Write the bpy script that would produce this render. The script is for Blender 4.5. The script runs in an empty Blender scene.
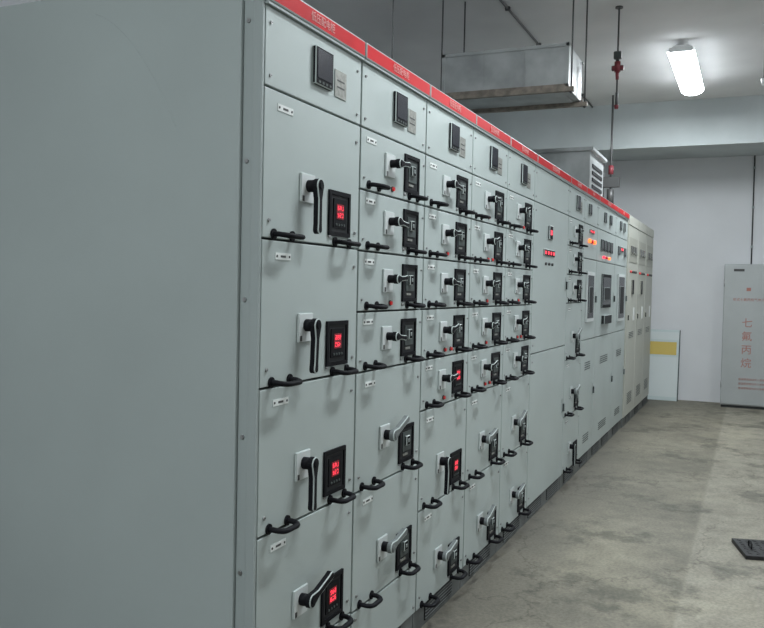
import bpy, bmesh, math, random
from mathutils import Vector, Matrix
random.seed(4)
S=bpy.context.scene
COL=S.collection
S.view_settings.view_transform='Standard'

# ------------------------------------------------------------------ materials
def mat(name,col,rough=.5,metal=0,bump=0,bscale=200,var=0,vscale=3,emit=None,estr=0,col2=None,spec=.5,coat=0):
    m=bpy.data.materials.new(name); m.use_nodes=True
    nt=m.node_tree; b=nt.nodes['Principled BSDF']
    b.inputs['Base Color'].default_value=(*col,1)
    b.inputs['Roughness'].default_value=rough
    b.inputs['Metallic'].default_value=metal
    b.inputs['Specular IOR Level'].default_value=spec
    if emit:
        b.inputs['Emission Color'].default_value=(*emit,1); b.inputs['Emission Strength'].default_value=estr
    tc=None
    if bump or var:
        tc=nt.nodes.new('ShaderNodeNewGeometry')
    if var:
        n=nt.nodes.new('ShaderNodeTexNoise'); n.inputs['Scale'].default_value=vscale; n.inputs['Detail'].default_value=6
        nt.links.new(tc.outputs['Position'],n.inputs['Vector'])
        r=nt.nodes.new('ShaderNodeValToRGB')
        c2=col2 or tuple(max(0,c*(1-var)) for c in col)
        r.color_ramp.elements[0].position=.35; r.color_ramp.elements[0].color=(*c2,1)
        r.color_ramp.elements[1].position=.65; r.color_ramp.elements[1].color=(*col,1)
        nt.links.new(n.outputs['Fac'],r.inputs['Fac']); nt.links.new(r.outputs['Color'],b.inputs['Base Color'])
    if bump:
        n=nt.nodes.new('ShaderNodeTexNoise'); n.inputs['Scale'].default_value=bscale; n.inputs['Detail'].default_value=3
        nt.links.new(tc.outputs['Position'],n.inputs['Vector'])
        bp=nt.nodes.new('ShaderNodeBump'); bp.inputs['Strength'].default_value=bump; bp.inputs['Distance'].default_value=.002
        nt.links.new(n.outputs['Fac'],bp.inputs['Height']); nt.links.new(bp.outputs['Normal'],b.inputs['Normal'])
    return m

M={}
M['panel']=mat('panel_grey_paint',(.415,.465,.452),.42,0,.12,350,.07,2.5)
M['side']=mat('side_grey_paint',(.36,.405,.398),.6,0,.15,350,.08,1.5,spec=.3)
M['frame']=mat('frame_grey_paint',(.31,.35,.345),.45)
M['gap']=mat('gap_dark',(.03,.033,.033),.8)
M['black']=mat('black_plastic',(.007,.007,.009),.6,spec=.12)
M['blackgloss']=mat('black_glass',(.012,.012,.020),.25,spec=.3)
M['recess']=mat('recess_dark',(.022,.023,.025),.6,spec=.2)
M['white']=mat('white_plastic',(.60,.63,.625),.4)
M['label']=mat('label_white',(.72,.74,.72),.5)
M['striptext']=mat('strip_lettering',(.66,.28,.27),.5)
M['greyp']=mat('grey_switch_plastic',(.06,.072,.07),.5,spec=.3)
M['greylever']=mat('grey_lever_plastic',(.15,.165,.165),.4,spec=.3)
M['chrome']=mat('zinc_screw',(.4,.4,.4),.4,1)
M['alu']=mat('aluminium_plate',(.34,.34,.31),.5,.6,.05,300,.35,60)
M['red']=mat('red_strip_plastic',(.52,.006,.012),.45,0,0,1,.12,8,spec=.15)
M['redlight']=mat('red_button',(.5,.015,.015),.3,emit=(1,.02,.02),estr=.12)
M['led']=mat('led_red',(.5,.02,.03),.4,emit=(1,.05,.09),estr=1.7)
M['ledback']=mat('led_backing',(.07,.004,.01),.3,emit=(1,.008,.03),estr=.12)
M['orange']=mat('indicator_orange',(.7,.2,.03),.3,emit=(1,.16,.03),estr=2.2)
M['plinth']=mat('plinth_grey',(.14,.15,.145),.6,0,0,1,.35,6)
M['cream']=mat('cream_paint',(.47,.475,.42),.5,0,.1,300,.05,3)
M['creamf']=mat('cream_frame',(.36,.36,.31),.5)
M['galv']=mat('galvanised_sheet',(.46,.48,.48),.45,.15,.05,200,.32,5)
M['galvedge']=mat('rusty_flange',(.30,.26,.22),.6,.4,0,1,.4,20)
M['steel']=mat('dark_steel',(.04,.04,.042),.5,.6,.2,80,.4,20)
M['rod']=mat('hanger_rod',(.10,.10,.10),.5,.5)
M['redpipe']=mat('red_pipe_paint',(.20,.03,.04),.5)
M['tube']=mat('fluorescent_diffuser',(1,1,1),.4,emit=(.88,.95,1),estr=24)
M['lampbody']=mat('lamp_body_white',(.8,.82,.82),.4)
M['yellow']=mat('yellow_print',(.56,.42,.10),.5)
M['pale']=mat('pale_board',(.50,.58,.58),.4)
M['pale2']=mat('pale_print',(.58,.63,.63),.45)
M['firecab']=mat('fire_cabinet_paint',(.37,.39,.39),.45,0,.1,300,.06,4)
M['redtext']=mat('red_lettering',(.36,.15,.12),.5)
M['graph']=mat('graphite_text',(.05,.05,.05),.6)
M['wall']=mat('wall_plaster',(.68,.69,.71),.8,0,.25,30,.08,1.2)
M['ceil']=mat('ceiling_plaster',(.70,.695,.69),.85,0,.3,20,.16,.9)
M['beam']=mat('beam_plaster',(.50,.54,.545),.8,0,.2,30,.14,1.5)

# floor
def floor_mat():
    m=bpy.data.materials.new('floor_concrete'); m.use_nodes=True; nt=m.node_tree; L=nt.links
    b=nt.nodes['Principled BSDF']; b.inputs['Roughness'].default_value=.62
    g=nt.nodes.new('ShaderNodeNewGeometry')
    sx=nt.nodes.new('ShaderNodeSeparateXYZ'); L.new(g.outputs['Position'],sx.inputs[0])
    def noise(s,d=8,r=.6):
        n=nt.nodes.new('ShaderNodeTexNoise'); n.inputs['Scale'].default_value=s; n.inputs['Detail'].default_value=d; n.inputs['Roughness'].default_value=r
        L.new(g.outputs['Position'],n.inputs['Vector']); return n
    def ramp(src,p0,c0,p1,c1):
        r=nt.nodes.new('ShaderNodeValToRGB'); e=r.color_ramp.elements
        e[0].position=p0; e[0].color=(*c0,1); e[1].position=p1; e[1].color=(*c1,1); L.new(src,r.inputs[0]); return r
    def mix(f,a,bb,mode='MIX'):
        x=nt.nodes.new('ShaderNodeMix'); x.data_type='RGBA'; x.blend_type=mode
        if isinstance(f,float): x.inputs[0].default_value=f
        else: L.new(f,x.inputs[0])
        L.new(a,x.inputs[6]); L.new(bb,x.inputs[7]); return x.outputs[2]
    n1=noise(1.3); n2=noise(7); n3=noise(60,4); n4=noise(1.9,10,.70); n5=noise(.7,6,.6)
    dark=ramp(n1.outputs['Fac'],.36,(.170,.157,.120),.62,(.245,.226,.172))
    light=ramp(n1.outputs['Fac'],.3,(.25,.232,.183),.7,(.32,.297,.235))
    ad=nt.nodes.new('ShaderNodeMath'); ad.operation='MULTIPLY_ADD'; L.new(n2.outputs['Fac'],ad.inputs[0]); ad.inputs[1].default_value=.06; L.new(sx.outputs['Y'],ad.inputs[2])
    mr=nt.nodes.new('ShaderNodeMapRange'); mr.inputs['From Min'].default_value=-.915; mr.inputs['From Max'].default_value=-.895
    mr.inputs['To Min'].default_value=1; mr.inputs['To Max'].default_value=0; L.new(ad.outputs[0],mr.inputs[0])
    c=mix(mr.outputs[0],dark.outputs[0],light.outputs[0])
    sp=ramp(n2.outputs['Fac'],.34,(.76,.76,.76),.6,(1.03,1.03,1.03))
    c=mix(1.0,c,sp.outputs[0],'MULTIPLY')
    sp2=ramp(n3.outputs['Fac'],.38,(.78,.78,.78),.6,(1.04,1.04,1.04))
    c=mix(1.0,c,sp2.outputs[0],'MULTIPLY')
    st=ramp(n4.outputs['Fac'],.39,(.45,.46,.45),.47,(1,1,1))
    c=mix(.85,c,st.outputs[0],'MULTIPLY')
    st2=ramp(n5.outputs['Fac'],.54,(1,1,1),.66,(1.3,1.29,1.25))
    c=mix(.8,c,st2.outputs[0],'MULTIPLY')
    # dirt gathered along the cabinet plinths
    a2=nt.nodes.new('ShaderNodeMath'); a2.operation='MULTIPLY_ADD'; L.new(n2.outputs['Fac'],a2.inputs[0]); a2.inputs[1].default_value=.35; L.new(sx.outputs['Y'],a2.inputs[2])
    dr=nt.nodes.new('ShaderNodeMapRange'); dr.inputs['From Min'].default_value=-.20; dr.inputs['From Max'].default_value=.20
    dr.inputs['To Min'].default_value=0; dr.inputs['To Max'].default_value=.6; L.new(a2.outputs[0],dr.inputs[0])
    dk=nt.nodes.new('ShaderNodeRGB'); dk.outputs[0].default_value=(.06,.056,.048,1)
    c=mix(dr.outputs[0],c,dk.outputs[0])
    v=nt.nodes.new('ShaderNodeTexVoronoi'); v.feature='DISTANCE_TO_EDGE'; v.inputs['Scale'].default_value=.8
    dn=noise(3); va=nt.nodes.new('ShaderNodeVectorMath'); va.operation='MULTIPLY_ADD'
    L.new(dn.outputs['Color'],va.inputs[0]); va.inputs[1].default_value=(.5,.5,.5); L.new(g.outputs['Position'],va.inputs[2]); L.new(va.outputs[0],v.inputs['Vector'])
    cr=ramp(v.outputs['Distance'],0.0,(.5,.48,.46),.008,(1,1,1))
    c=mix(.7,c,cr.outputs[0],'MULTIPLY')
    L.new(c,b.inputs['Base Color'])
    bp=nt.nodes.new('ShaderNodeBump'); bp.inputs['Strength'].default_value=.3; bp.inputs['Distance'].default_value=.003
    L.new(n3.outputs['Fac'],bp.inputs['Height']); L.new(bp.outputs[0],b.inputs['Normal'])
    return m
M['floor']=floor_mat()

# ------------------------------------------------------------------ mesh builder
class MB:
    def __init__(s): s.bm=bmesh.new(); s.m=[]
    def mi(s,k):
        if k not in s.m: s.m.append(k)
        return s.m.index(k)
    def box(s,a,b,k,bev=0,rot=None,seg=1):
        a=Vector(a); b=Vector(b); c=(a+b)/2; d=b-a
        mt=Matrix.Translation(c)
        if rot is not None: mt=mt@rot
        mt=mt@Matrix.Diagonal((abs(d.x),abs(d.y),abs(d.z),1))
        r=bmesh.ops.create_cube(s.bm,size=1,matrix=mt); i=s.mi(k)
        fs={f for v in r['verts'] for f in v.link_faces}
        for f in fs: f.material_index=i
        if bev:
            es=list({e for v in r['verts'] for e in v.link_edges})
            bmesh.ops.bevel(s.bm,geom=es,offset=bev,segments=seg,affect='EDGES',profile=.5)
    def cyl(s,p0,p1,r,k,seg=18,r2=None):
        p0=Vector(p0); p1=Vector(p1); d=p1-p0
        q=d.to_track_quat('Z','Y').to_matrix().to_4x4()
        res=bmesh.ops.create_cone(s.bm,cap_ends=True,segments=seg,radius1=r,radius2=r if r2 is None else r2,depth=d.length,matrix=Matrix.Translation((p0+p1)/2)@q)
        i=s.mi(k)
        for f in {f for v in res['verts'] for f in v.link_faces}:
            f.material_index=i
            if len(f.verts)==4: f.smooth=True
    def tube(s,pts,r,k,seg=10,flat=1.0):
        pts=[Vector(p) for p in pts]; i=s.mi(k); rings=[]
        up=Vector((0,0,1))
        for j,p in enumerate(pts):
            t=(pts[min(j+1,len(pts)-1)]-pts[max(j-1,0)]).normalized()
            if abs(t.dot(up))>.95: up2=Vector((0,1,0))
            else: up2=up
            sx=t.cross(up2).normalized(); u=sx.cross(t).normalized()
            rings.append([s.bm.verts.new(p+sx*math.cos(2*math.pi*n/seg)*r+u*math.sin(2*math.pi*n/seg)*r*flat) for n in range(seg)])
        for a,b in zip(rings,rings[1:]):
            for n in range(seg):
                f=s.bm.faces.new((a[n],a[(n+1)%seg],b[(n+1)%seg],b[n])); f.material_index=i; f.smooth=True
        for e in (rings[0][::-1],rings[-1]):
            f=s.bm.faces.new(e); f.material_index=i
    def prism(s,pts,y0,y1,k,bev=0):
        i=s.mi(k)
        f=s.bm.faces.new([s.bm.verts.new((x,y0,z)) for x,z in pts]); f.material_index=i
        r=bmesh.ops.extrude_face_region(s.bm,geom=[f])
        vs=[g for g in r['geom'] if isinstance(g,bmesh.types.BMVert)]
        for v in vs: v.co.y=y1
        fs={ff for v in vs for ff in v.link_faces}|{f}
        for ff in fs: ff.material_index=i
        if bev:
            es=[e for e in {e for v in vs for e in v.link_edges} if all(v in vs for v in e.verts)]
            bmesh.ops.bevel(s.bm,geom=es,offset=bev,segments=2,affect='EDGES',profile=.5)
    def mesh(s,name):
        bmesh.ops.recalc_face_normals(s.bm,faces=s.bm.faces[:])
        me=bpy.data.meshes.new(name); s.bm.to_mesh(me); s.bm.free()
        for k in s.m: me.materials.append(M[k])
        return me
    def obj(s,name,parent=None,loc=(0,0,0)):
        return place(s.mesh(name),name,parent,loc)
def place(me,name,parent=None,loc=(0,0,0)):
    o=bpy.data.objects.new(name,me); COL.objects.link(o); o.location=loc
    if parent: o.parent=parent
    return o
def empty(name,loc=(0,0,0)):
    o=bpy.data.objects.new(name,None); o.empty_display_size=.1; COL.objects.link(o); o.location=loc; return o
def text(body,size,k,name,parent,loc,rot,ext=.0006):
    cu=bpy.data.curves.new(name+'_c','FONT'); cu.body=body; cu.size=size; cu.align_x='CENTER'; cu.align_y='CENTER'; cu.extrude=ext
    t=bpy.data.objects.new(name+'_t',cu); COL.objects.link(t)
    dg=bpy.context.evaluated_depsgraph_get(); dg.update()
    me=bpy.data.meshes.new_from_object(t.evaluated_get(dg)); bpy.data.objects.remove(t)
    me.materials.clear(); me.materials.append(M[k])
    o=place(me,name,parent,loc); o.rotation_euler=rot; return o

# ------------------------------------------------------------------ drawer parts (local: x 0..W, z 0..h, front face y=0)
def lever(mb,cx,cz,L,ang,k='black',y0=-.030,y1=-.048,s=1.0):
    pts=[]
    for a in range(60,301,20): pts.append((.021*s*math.cos(math.radians(a)),.021*s*math.sin(math.radians(a))))
    pts+=[(.04*s,-.011*s),(L-.03,-.011*s)]
    for a in range(-80,81,20): pts.append((L-.014+.013*math.cos(math.radians(a)),.013*s*math.sin(math.radians(a))))
    pts+=[(L-.03,.011*s),(.04*s,.011*s)]
    A=math.radians(ang)
    q=[(cx+u*math.cos(A)-v*math.sin(A),cz+u*math.sin(A)+v*math.cos(A)) for u,v in pts]
    mb.prism(q,y0,y1,k,.003)
    mb.cyl((cx,0,cz),(cx,y0,cz),.018*s,'black',20)
    mb.cyl((cx,y1,cz),(cx,y1-.003,cz),.010*s,k,16)
def pull(mb,cx,z,w=.10,p=.046):
    x0=cx-w/2; x1=cx+w/2; pts=[(x0,.002,z),(x0,-.012,z)]
    n=6
    for i in range(n+1):
        a=math.radians(90*i/n); pts.append((x0+.028*(1-math.cos(a)),-.018-(p-.018)*math.sin(a),z-.004*math.sin(a)))
    for i in range(n,-1,-1):
        a=math.radians(90*i/n); pts.append((x1-.028*(1-math.cos(a)),-.018-(p-.018)*math.sin(a),z-.004*math.sin(a)))
    pts+=[(x1,-.012,z),(x1,.002,z)]
    mb.tube(pts,.0095,'black',10,.8)
    for x in (x0,x1): mb.cyl((x,0,z),(x,-.005,z),.015,'black',16); 
def window(mb,cx,cz,kind,w=.145,h=.14):
    x0,x1,z0,z1=cx-w/2,cx+w/2,cz-h/2,cz+h/2; t=.013
    for a,b in (((x0,-.007,z0),(x1,.004,z0+t)),((x0,-.007,z1-t),(x1,.004,z1)),((x0,-.007,z0+t),(x0+t,.004,z1-t)),((x1-t,-.007,z0+t),(x1,.004,z1-t))):
        mb.box(a,b,'black')
    mb.box((x0+t,-.003,z0+t),(x1-t,.003,z1-t),'recess')
    if kind=='led':
        mb.box((cx-.044,-.006,cz-.044),(cx+.044,-.003,cz+.046),'black')
        mb.box((cx-.024,-.0068,cz-.016),(cx+.024,-.006,cz+.030),'ledback')
        for row,zz in ((0,cz+.018),(1,cz-.004)):
            for i in range(3):
                x=cx-.014+i*.014; 
                for dz in (-.006,0,.006):
                    if random.random()<.8: mb.box((x-.0033,-.0076,zz+dz-.0009),(x+.0033,-.0068,zz+dz+.0009),'led')
                for dx in (-.0036,.0036):
                    for dz in (-.0032,.0032):
                        if random.random()<.7: mb.box((x+dx-.0008,-.0076,zz+dz-.0023),(x+dx+.0008,-.0068,zz+dz+.0023),'led')
        for i in range(4): mb.cyl((cx-.027+i*.018,-.006,cz-.034),(cx-.027+i*.018,-.0085,cz-.034),.004,'greyp',10)
    elif kind=='switch':
        mb.box((cx-.038,-.006,cz-.030),(cx+.042,-.003,cz+.044),'greyp')
        mb.box((cx-.022,-.016,cz-.008),(cx+.012,-.006,cz+.030),'black',.003)
        mb.box((cx-.012,-.019,cz+.005),(cx+.002,-.016,cz+.018),'greylever',.002)
        mb.box((cx-.036,-.0066,cz-.046),(cx+.010,-.003,cz-.038),'alu')
def screws(mb,pts,r=.006):
    for x,z in pts:
        mb.cyl((x,0,z),(x,-.004,z),r,'chrome',12)
        mb.box((x-r*.8,-.0045,z-.0008),(x+r*.8,-.0038,z+.0008),'gap')
def idlabel(mb,x,z,w=.085):
    mb.box((x,-.002,z-.010),(x+w,0,z+.010),'label',.0008)
    mb.box((x+w*.34,-.0026,z-.003),(x+w*.66,-.002,z+.003),'graph')
    for xx in (x+.009,x+w-.009): mb.cyl((xx,-.002,z),(xx,-.0035,z),.0035,'graph',10)
def drawer(h,kind,ang,lk,nred,W=.6):
    mb=MB(); g=.0035
    mb.box((g+.002,0,g),(W-g-.002,.02,h-g),'panel',.0022,seg=2)
    big=h>.3
    if big:
        wz=.102; lz=.165; L=.140
        screws(mb,[(.565,.05),(.565,h-.06),(.035,.05)],.0055)
        idlabel(mb,.07,h-.045)
    else:
        wz=h/2; lz=h/2+.012; L=.09
        screws(mb,[(.575,h-.05),(.03,.04)],.0045)
        idlabel(mb,.045,h-.035,.08)
    mb.box((.198,-.007,lz-.050),(.284,0,lz+.036),'white',.003)
    mb.box((.206,-.0075,lz-.046),(.218,-.007,lz-.03),'graph')
    window(mb,.45,wz,kind)
    lever(mb,.242,lz,L,ang,lk,s=1 if big else .8)
    pull(mb,.11,.014 if big else .02,.10 if big else .085)
    pull(mb,.475,.014 if big else .02,.10 if big else .085)
    if nred:
        for i in range(nred):
            x=.27+.075*i
            mb.cyl((x,0,.028),(x,-.010,.028),.007,'redlight',14)
            mb.cyl((x,0,.028),(x,-.004,.028),.010,'graph',14)
    mb.cyl((.385,0,.022 if not big else .03),(.385,-.006,.022 if not big else .03),.006,'chrome',12)
    return mb.mesh('drawer')
B=.405
BD=[drawer(B,'led',a,'black',0) for a in (-90,-93)]
BR=[drawer(B,'led',18,'black',0),drawer(B,'led',24,'greylever',0)]
BS=[drawer(B,'switch',20,'greylever',0),drawer(B,'switch',12,'greylever',0)]
Hs=.2045
SM=[drawer(Hs,'switch',4,'black',1),drawer(Hs,'switch',-6,'black',0),drawer(Hs,'switch',12,'black',2)]
SL=drawer(Hs,'led',5,'black',1)
TOP=1.93
STRIP=2.145

def meter(mb,cx,cz,s=.105):
    mb.box((cx-s/2,-.013,cz-s/2),(cx+s/2,0,cz+s/2),'black',.003)
    mb.box((cx-s/2+.01,-.0145,cz-s/2+.020),(cx+s/2-.01,-.013,cz+s/2-.008),'blackgloss')
    for i in range(4): mb.box((cx-s*.34+i*s*.2,-.0145,cz-s/2+.006),(cx-s*.24+i*s*.2,-.013,cz-s/2+.013),'greyp')
def body(x,W,strip=True,sidevis=False,frame='frame',doorz=None,D=1.15,H=2.2):
    mb=MB()
    mb.box((.0015,.02,.1),(W-.0015,D,H),frame)
    mb.box((.004,.0185,.1),(W-.004,.0215,H-.004),'gap')
    mb.box((0.0015,.012,.1),(.006,.022,H),frame); mb.box((W-.006,.012,.1),(W-.0015,.022,H),frame)
    mb.box((.003,.012,0),(W-.003,D-.02,.1),'plinth')
    n=max(1,int(W/.45))
    for i in range(n):
        cx=W*(i+.5)/n; w=min(.17,W/n*.36)
        mb.box((cx-w,.008,.018),(cx+w,.0125,.088),'gap')
        for j in range(5): mb.box((cx-w,.005,.024+j*.014),(cx+w,.009,.028+j*.014),'plinth')
    if strip:
        mb.box((.003,-.014,STRIP+.004),(W-.003,.03,H+.004),'red',.006,seg=2)
        mb.box((.003,-.010,STRIP-.003),(W-.003,.02,STRIP+.004),'frame')
    mb.box((.01,.03,H),(W-.01,D-.03,H+.012),frame,.003)
    return mb
def header(W,withmeter=True,mx=.318):
    mb=MB(); z0=TOP+.003; z1=STRIP-.004
    mb.box((.0055,0,z0),(W-.0055,.02,z1),'panel',.0022,seg=2)
    if withmeter:
        meter(mb,mx,2.048,.112)
        mb.box((mx+.085,-.003,1.985),(mx+.165,0,2.07),'alu',.001)
        mb.box((mx+.10,-.0036,2.035),(mx+.15,-.003,2.04),'graph'); mb.box((mx+.10,-.0036,2.015),(mx+.15,-.003,2.02),'graph')
    screws(mb,[(.03,1.96),(W-.035,1.96),(W-.035,2.10),(.03,2.10)],.005)
    return mb
def lettering(W,par,s='低压配电柜'):
    text(s,.030,'striptext','lettering',par,(W/2,-.0146,STRIP+.031),(math.pi/2,0,0))

X0=1.914
def drawer_cab(x,rows,zbot,lead=None):
    e=empty('switchgear_cabinet',(x,0,0))
    body(x,.6).obj('carcass',e)
    header(.6).obj('instrument_header',e)
    z=TOP
    for i,(me,h) in enumerate(rows):
        z-=h; place(me,'drawer_%d'%(i+1),e,(0,0,z))
    if z>.12:
        mb=MB(); mb.box((.0055,0,.103),(.5945,.02,z-.0035),'panel',.0022,seg=2); screws(mb,[(.03,z-.03),(.57,z-.03),(.03,.13),(.57,.13)]); mb.obj('base_cover',e)
    lettering(.6,e)
    return e
sm=lambda i:(SM[i],Hs)
c1=drawer_cab(X0,[(BD[0],B),(BD[1],B),(BD[0],B),(BR[0],B)],0)
drawer_cab(X0+.6,[sm(0),sm(1),sm(0),sm(1),(BS[0],B),(BS[1],B)],0)
drawer_cab(X0+1.2,[sm(1),sm(0),sm(1),sm(2),(SL,Hs),(BD[1],B),(BS[1],B)],0)
drawer_cab(X0+1.8,[sm(0),sm(2),sm(0),sm(0),sm(2),(BS[1],B),(BS[0],B)],0)
drawer_cab(X0+2.4,[sm(2),sm(1),sm(0),sm(2),sm(1),(BS[0],B),(BS[1],B)],0)
XC=X0+3.0
def door(mb,x0,x1,z0,z1,k='panel'):
    mb.box((x0+.0055,0,z0+.0035),(x1-.0055,.02,z1-.0035),k,.0022,seg=2)
def knob(mb,x,z):
    mb.box((x-.012,-.004,z-.05),(x+.012,0,z+.05),'chrome',.002); mb.box((x-.009,-.02,z-.04),(x+.009,-.004,z+.02),'black',.003)
def seg_display(mb,cx,cz,w=.16,h=.05,n=3):
    mb.box((cx-w/2,-.008,cz-h/2),(cx+w/2,0,cz+h/2),'black',.003)
    for i in range(n):
        x=cx-w/2+w*(i+.5)/n
        mb.box((x-w/n*.22,-.0095,cz-h*.22),(x+w/n*.22,-.008,cz+h*.22),'led')
# cab 6
e=empty('switchgear_cabinet',(XC,0,0)); body(XC,1.0).obj('carcass',e); header(1.0,False).obj('instrument_header',e)
mb=MB(); door(mb,0,1.0,1.02,TOP); 
mb.box((.37,-.014,1.725),(.46,0,1.815),'black',.004); mb.box((.395,-.0155,1.755),(.435,-.014,1.785),'led')
seg_display(mb,.41,1.64,.30,.045,4)
for i in range(3): mb.cyl((.32+.09*i,0,1.57),(.32+.09*i,-.012,1.57),.009,'graph',12)
knob(mb,.95,1.45); screws(mb,[(.04,1.88),(.04,1.07)]); mb.obj('upper_door',e)
mb=MB(); door(mb,0,1.0,.1,1.02); knob(mb,.95,.6); screws(mb,[(.04,.97),(.04,.15)]); mb.obj('lower_door',e)
lettering(1.0,e,'低压电容补偿柜')
# cab 7
drawer_cab(XC+1.0,[sm(0),sm(1),sm(1),(BS[0],B),(BS[1],B),(BD[0],B)],0)
# cabs 8-10
def vents(mb,x0,x1,z0,z1,k='greyp'):
    n=int((z1-z0)/.018)
    for i in range(n): mb.box((x0,-.002,z0+i*.018),(x1,0,z0+i*.018+.006),k)
def framedwin(mb,x0,x1,z0,z1,lite=True):
    mb.box((x0,-.012,z0),(x1,0,z1),'white' if lite else 'black',.003)
    mb.box((x0+.03,-.014,z0+.03),(x1-.03,-.011,z1-.03),'blackgloss')
    mb.box((x0+.07,-.018,z0+.07),(x1-.10,-.014,z1-.12),'recess',.002)
def incomer(x,W,kind):
    e=empty('switchgear_cabinet',(x,0,0)); body(x,W).obj('carcass',e); 
    h=header(W,False)
    meter(h,W*.35,2.045,.09)
    if W>.7: meter(h,W*.65,2.045,.09)
    h.obj('instrument_header',e)
    mb=MB(); door(mb,0,W,1.66,TOP)
    if kind==0:
        for i,k in enumerate(('orange','redlight','orange')): mb.cyl((.2+.11*i,0,1.80),(.2+.11*i,-.02,1.80),.016,k,16)
        seg_display(mb,.32,1.88,.2,.035)
    if kind==1:
        for i in range(4):
            meter(mb,.22+.17*i,1.80,.10)
        for i,k in enumerate(('led','redlight','orange')): mb.cyl((.3+.15*i,0,1.70),(.3+.15*i,-.02,1.70),.012,k,16)
    if kind==2:
        seg_display(mb,.4,1.82,.16,.05); meter(mb,.2,1.8,.09); meter(mb,.6,1.8,.09)
    mb.obj('relay_door',e)
    mb=MB(); door(mb,0,W,1.02,1.66)
    if kind==0: framedwin(mb,.14,.46,1.16,1.56)
    if kind==1: framedwin(mb,.26,.74,1.26,1.56,False); mb.box((.30,-.03,1.12),(.70,0,1.2),'recess',.004)
    if kind==2: framedwin(mb,.2,.62,1.12,1.58)
    knob(mb,W-.05,1.35); mb.obj('breaker_door',e)
    mb=MB(); door(mb,0,W,.1,1.02); vents(mb,W*.3,W*.7,.78,.86); vents(mb,W*.3,W*.7,.2,.28); knob(mb,W-.05,.6); mb.obj('lower_door',e)
    lettering(W,e,'进线柜'if W<.9 else '低压进线总柜')
    return e
incomer(XC+1.6,.6,0); inc=incomer(XC+2.2,1.0,1); incomer(XC+3.2,.8,2)
# cream cabinets at the end
XE=XC+4.0+.02
for j in range(3):
    W=.76; x=XE+j*.765
    e=empty('distribution_cabinet',(x,-.01,0)); mb=body(x,W,False,frame='creamf'); 
    mb.box((.004,-.004,2.1),(W-.004,.02,2.2),'cream',.003); mb.obj('carcass',e)
    mb=MB(); door(mb,0,W,.1,2.1,'cream')
    mb.box((.06,-.003,1.72),(W-.06,0,1.98),'creamf',.002)
    for i in range(3): meter(mb,.2+.18*i,1.85,.09)
    for i in range(4): mb.cyl((.18+.13*i,0,1.62),(.18+.13*i,-.018,1.62),.013,'redlight' if i==0 else 'graph',12)
    if j<2: mb.box((.3,-.01,1.38),(.46,0,1.54),'black',.003)
    mb.box((.5,-.004,1.1),(.6,0,1.24),'label')
    knob(mb,.06,1.15); vents(mb,.2,.56,.22,.36); vents(mb,.2,.56,.92,1.0); mb.obj('front_door',e)

# side cover of first cabinet
mb=MB()
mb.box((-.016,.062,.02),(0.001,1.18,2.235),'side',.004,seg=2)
mb.box((-.004,.030,.02),(.002,.060,2.235),'frame')
mb.box((-.010,.0,.02),(.002,.028,2.20),'frame',.002)
mb.box((-.0015,.0,.02),(.003,1.15,.11),'plinth')
for i in range(6):
    z=.25+i*.37
    mb.cyl((-.004,.046,z),(-.008,.046,z),.006,'chrome',12)
mb.box((-.012,.03,2.20),(.05,1.18,2.235),'side',.003)
sd=mb.obj('side_cover',c1)

# very faint curved scratch on the side cover
mb=MB(); pts=[]
for i in range(14):
    t=i/13; pts.append((-.0161,.56-.29*t,2.17-.10*t-.24*t*t))
mb.tube(pts,.0007,'frame',6); mb.obj('scratch',c1)

# ------------------------------------------------------------------ room shell
CH=3.65; XA,XB=-4.5,11.7; YA,YB=-3.6,2.6
def slab(name,a,b,k):
    m=MB(); m.box(a,b,k); return m.obj(name)
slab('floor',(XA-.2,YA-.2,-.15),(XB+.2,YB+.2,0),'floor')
slab('ceiling',(XA-.2,YA-.2,CH),(XB+.2,YB+.2,CH+.15),'ceil')
slab('wall_far',(XB,YA-.2,0),(XB+.2,YB+.2,CH),'wall')
slab('wall_near',(XA-.2,YA-.2,0),(XA,YB+.2,CH),'wall')
slab('wall_left',(XA,YB,0),(XB,YB+.2,CH),'wall')
slab('wall_right',(XA,YA-.2,0),(XB,YA,CH),'wall')
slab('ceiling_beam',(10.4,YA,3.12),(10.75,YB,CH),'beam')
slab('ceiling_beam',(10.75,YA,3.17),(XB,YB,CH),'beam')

# ------------------------------------------------------------------ ceiling things
def lamp(x0,x1,y,z,power,name='fluorescent_ceiling_lamp'):
    e=empty(name,((x0+x1)/2,y,z)); h=(x1-x0)/2
    mb=MB(); mb.prism([(-.11,0.0),(.11,0.0),(.06,.05),(-.06,.05)],-h,h,'lampbody')
    me=mb.mesh('housing'); o=place(me,'housing',e); o.rotation_euler=(0,0,math.pi/2)
    mb=MB()
    pts=[(.115*math.cos(math.radians(t)),-.065*math.sin(math.radians(t))) for t in range(0,181,15)]
    mb.prism(pts,-h+.005,h-.005,'tube')
    o=place(mb.mesh('diffuser'),'diffuser',e); o.rotation_euler=(0,0,math.pi/2)
    mb=MB()
    for s in (-1,1): mb.box((s*(h+.004)-.006,-.10,-.012),(s*(h+.004)+.006,.10,.03),'lampbody',.003)
    for xx in (-h*.6,h*.6): mb.box((xx-.02,-.02,.05),(xx+.02,.02,CH-z),'lampbody')
    mb.obj('end_caps',e)
    L=bpy.data.lights.new('tube_light','AREA'); L.shape='RECTANGLE'; L.size=2*h-.1; L.size_y=.2; L.energy=power; L.color=(.90,.97,1.0)
    lo=bpy.data.objects.new('tube_light',L); COL.objects.link(lo); lo.parent=e; lo.location=(0,0,-.08)
lamp(7.95,9.5,-.54,3.56,66)
lamp(2.6,4.0,-1.0,3.56,48)
lamp(-1.9,-.5,-.3,3.56,95)
lamp(4.9,6.3,-2.6,3.56,28)

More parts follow.
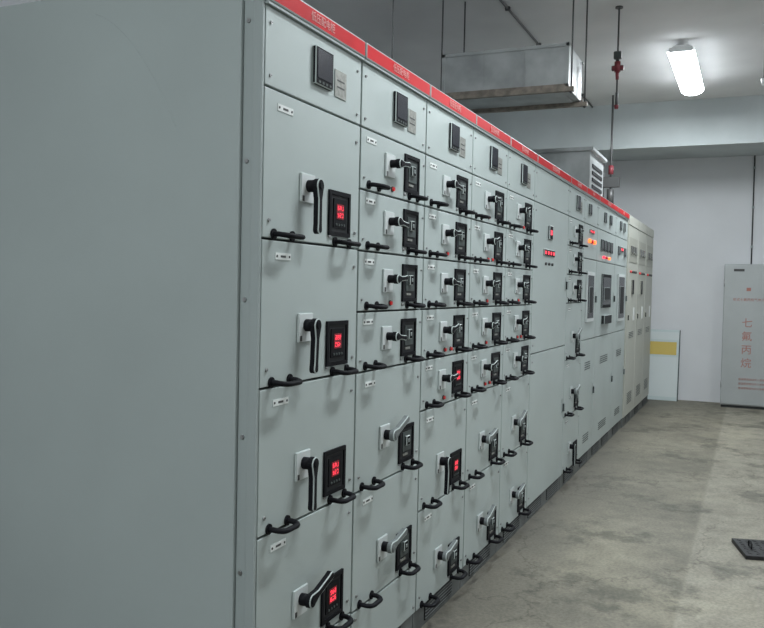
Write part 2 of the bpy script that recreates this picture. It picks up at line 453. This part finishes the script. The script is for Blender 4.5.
# suspended sheet-metal duct box
e=empty('suspended_duct_box',(5.83,.02,0))
mb=MB(); x0,x1,y0,y1,z0,z1=0,.52,.0,.90,2.81,3.11
mb.box((x0,y0,z0),(x1,y1,z1),'galv',.003)
for zz in (z0,z1-.02):
    mb.box((x0-.012,y0-.012,zz-.006),(x0+.01,y1+.012,zz+.016),'galvedge' if zz==z0 else 'galv')
    mb.box((x1-.01,y0-.012,zz-.006),(x1+.012,y1+.012,zz+.016),'galvedge' if zz==z0 else 'galv')
for yy in (y0-.012,y1-.01): mb.box((x0-.012,yy,z0),(x0+.01,yy+.022,z1),'galv'); 
for f in (.33,.66): mb.box((x0-.004,y0+(y1-y0)*f-.004,z0),(x0+.002,y0+(y1-y0)*f+.004,z1),'galv')
mb.box((.06,.05,z0-.012),(x1-.06,y1-.05,z0+.001),'galv',.003)
mb.obj('box_shell',e)
mb=MB()
for xx in (.0,.5):
    mb.box((xx-.02,y0-.05,z0-.036),(xx+.02,y1+.03,z0-.006),'galvedge')
    for yy in (y0-.03,y1+.018): mb.cyl((xx,yy,z0-.05),(xx,yy,CH),.006,'rod',10); mb.cyl((xx,yy,z0-.045),(xx,yy,z0-.036),.012,'rod',6)
mb.obj('hangers',e)
# bus riser on top of the incomers (part of the incomer cabinet)
mb=MB()
mb.box((.35,.14,2.212),(1.05,.62,2.66),'galv',.004)
mb.box((.32,.11,2.212),(1.08,.65,2.25),'galv',.003); mb.box((.32,.11,2.63),(1.08,.65,2.66),'galv',.003)
for i in range(4): mb.box((.45,.132,2.32+i*.06),(.95,.14,2.35+i*.06),'recess')
mb.box((.55,.62,2.38),(.85,YB,2.56),'galv',.003); 
for yy in (1.2,1.8,2.4): mb.box((.53,yy,2.37),(.87,yy+.04,2.57),'galvedge')
mb.obj('bus_duct_riser',inc)
# drop pipe
mb=MB(); px,py=6.86,-.16
mb.cyl((px,py,CH),(px,py,2.88),.007,'rod',12)
mb.cyl((px,py,3.28),(px,py,3.22),.014,'rod',16); mb.cyl((px,py,3.22),(px,py,3.14),.024,'redpipe',16)
mb.cyl((px,py,3.14),(px,py,3.08),.016,'redpipe',16,.012)
mb.box((px-.014,py-.050,3.15),(px+.014,py+.045,3.19),'redpipe',.005)
mb.box((px-.02,py-.03,3.24),(px+.02,py+.03,3.30),'greyp',.005)
mb.cyl((px,py,2.98),(px,py,2.88),.011,'rod',14); mb.cyl((px,py,2.88),(px,py,2.85),.02,'redpipe',14,.014)
mb.cyl((px,py,CH-.012),(px,py,CH),.03,'rod',16)
mb.obj('sprinkler_drop_pipe')
mb=MB(); px,py=9.9,.34
mb.cyl((px,py,CH),(px,py,2.32),.012,'rod',12)
mb.cyl((px,py,2.85),(px,py,2.75),.03,'redpipe',16); mb.box((px-.03,py-.10,2.60),(px+.03,py+.08,2.72),'rod',.005)
mb.cyl((px,py,2.58),(px,py,2.42),.04,'rod',16); mb.cyl((px,py,2.42),(px,py,2.34),.05,'rod',16,.03)
mb.cyl((px,py+.08,2.95),(px,py+.08,2.40),.008,'rod',8)
mb.obj('sprinkler_drop_pipe')
mb=MB(); mb.cyl((1.0,.66,CH-.012),(10.4,.66,CH-.012),.010,'rod',10)
for i in range(9): mb.box((1.3+i*1.05,.64,CH-.026),(1.33+i*1.05,.68,CH),'rod')
mb.obj('ceiling_conduit')
mb=MB(); x,y=4.6,.80; mb.cyl((x,y,CH),(x,y,2.26),.004,'rod',8); mb.cyl((x,y,CH-.01),(x,y,CH),.015,'rod',8); mb.cyl((x,y,2.25),(x,y,2.27),.012,'rod',8); mb.obj('hanger_rod')
mb=MB(); mb.cyl((XB-.014,-1.16,1.79),(XB-.014,-1.16,3.17),.008,'graph',10)
for z in (2.0,2.5,3.0): mb.box((XB-.028,-1.175,z),(XB,-1.145,z+.03),'frame')
mb.obj('wall_conduit')
mb=MB(); mb.cyl((7.7,-1.225,CH),(7.7,-1.225,3.16),.008,'rod',10); mb.cyl((7.7,-1.225,3.2),(7.7,-1.225,3.14),.028,'lampbody',16,.018); mb.cyl((7.7,-1.225,CH-.015),(7.7,-1.225,CH),.03,'lampbody',16)
mb.obj('gas_nozzle')

# ------------------------------------------------------------------ fire suppression cabinet
e=empty('fire_suppression_cabinet',(11.27,-1.19,0))
mb=MB(); mb.box((0,-.33,.03),(.40,.33,1.78),'firecab',.004); mb.box((.01,-.32,0),(.39,.32,.03),'gap')
mb.box((-.016,-.322,.045),(0,.322,1.765),'firecab',.003,seg=2)
mb.box((-.03,-.29,.95),(-.016,-.27,1.10),'chrome',.002)
for z in (.25,1.5): mb.cyl((-.012,.325,z),(-.012,.325,z+.09),.007,'chrome',10)
mb.box((-.019,.10,1.69),(-.016,.22,1.72),'graph')
mb.obj('cabinet_shell',e)
R=(math.pi/2,0,-math.pi/2)
for i,ch in enumerate('七氟丙烷'):
    text(ch,.125,'redtext','character_%d'%(i+1),e,(-.0172,.05,1.05-i*.165),R)
text('柜式七氟丙烷气体灭火装置',.04,'redtext','title_line',e,(-.0172,-.02,1.34),R)
for i in range(3): text('感温感烟自动灭火系统',.030,'redtext','notice_line_%d'%(i+1),e,(-.0172,-.02,.36-i*.055),R)
mb=MB(); mb.box((-.0185,.02,1.45),(-.016,.07,1.49),'redtext'); mb.obj('badge',e)

# ------------------------------------------------------------------ board leaning on the far wall
e=empty('leaning_notice_board',(11.52,-.14,0)); e.rotation_euler=(0,math.radians(8),0)
mb=MB(); mb.box((0,-.20,.0),(.012,.20,.93),'pale',.003)
mb.box((-.002,-.16,.60),(0,.185,.77),'yellow'); mb.box((-.002,-.185,.80),(0,.18,.90),'pale2')
mb.box((-.002,-.185,.05),(0,.18,.57),'pale2')
mb.box((-.004,.19,.0),(.014,.2015,.93),'steel'); mb.box((-.004,-.2015,0),(.014,-.19,.93),'greyp')
mb.obj('board',e)

# ------------------------------------------------------------------ steel trench cover lying on floor
e=empty('steel_trench_cover',(5.05,-1.46,0)); e.rotation_euler=(0,0,math.radians(14))
mb=MB(); mb.box((-.16,-.30,.012),(.16,.30,.022),'steel',.002)
for a,b in (((-.16,-.30,0),(-.145,.30,.014)),((.145,-.30,0),(.16,.30,.014)),((-.145,-.30,0),(.145,-.285,.014)),((-.145,.285,0),(.145,.30,.014))): mb.box(a,b,'steel')
for i in range(7):
    for j in range(14):
        a=45 if (i+j)%2 else -45
        c=Vector((-.12+i*.04,-.27+j*.0415,.0228)); mb.box(c-Vector((.012,.002,.0012)),c+Vector((.012,.002,.0012)),'steel',rot=Matrix.Rotation(math.radians(a),4,'Z'))
mb.tube([(-.03,.24,.02),(-.03,.24,.045),(-.015,.24,.055),(.015,.24,.055),(.03,.24,.045),(.03,.24,.02)],.005,'steel',8)
mb.obj('cover_plate',e)

# ------------------------------------------------------------------ world + camera
w=bpy.data.worlds.new('World'); S.world=w; w.use_nodes=True
w.node_tree.nodes['Background'].inputs[0].default_value=(.6,.65,.7,1); w.node_tree.nodes['Background'].inputs[1].default_value=.3
cam=bpy.data.cameras.new('camera'); co=bpy.data.objects.new('camera',cam); COL.objects.link(co)
cam.sensor_width=36; cam.lens=840*36/764; cam.clip_start=.05
a=math.radians(23.82); p=math.radians(1.81); th=.0210
f=Vector((math.cos(a)*math.cos(p),math.sin(a)*math.cos(p),-math.sin(p)))
r=f.cross(Vector((0,0,1))).normalized(); u=r.cross(f).normalized()
r2=r*math.cos(th)+u*math.sin(th); u2=u*math.cos(th)-r*math.sin(th)
m=Matrix((( r2.x,u2.x,-f.x,0),(r2.y,u2.y,-f.y,-1.2),(r2.z,u2.z,-f.z,1.4),(0,0,0,1)))
co.matrix_world=m
S.camera=co
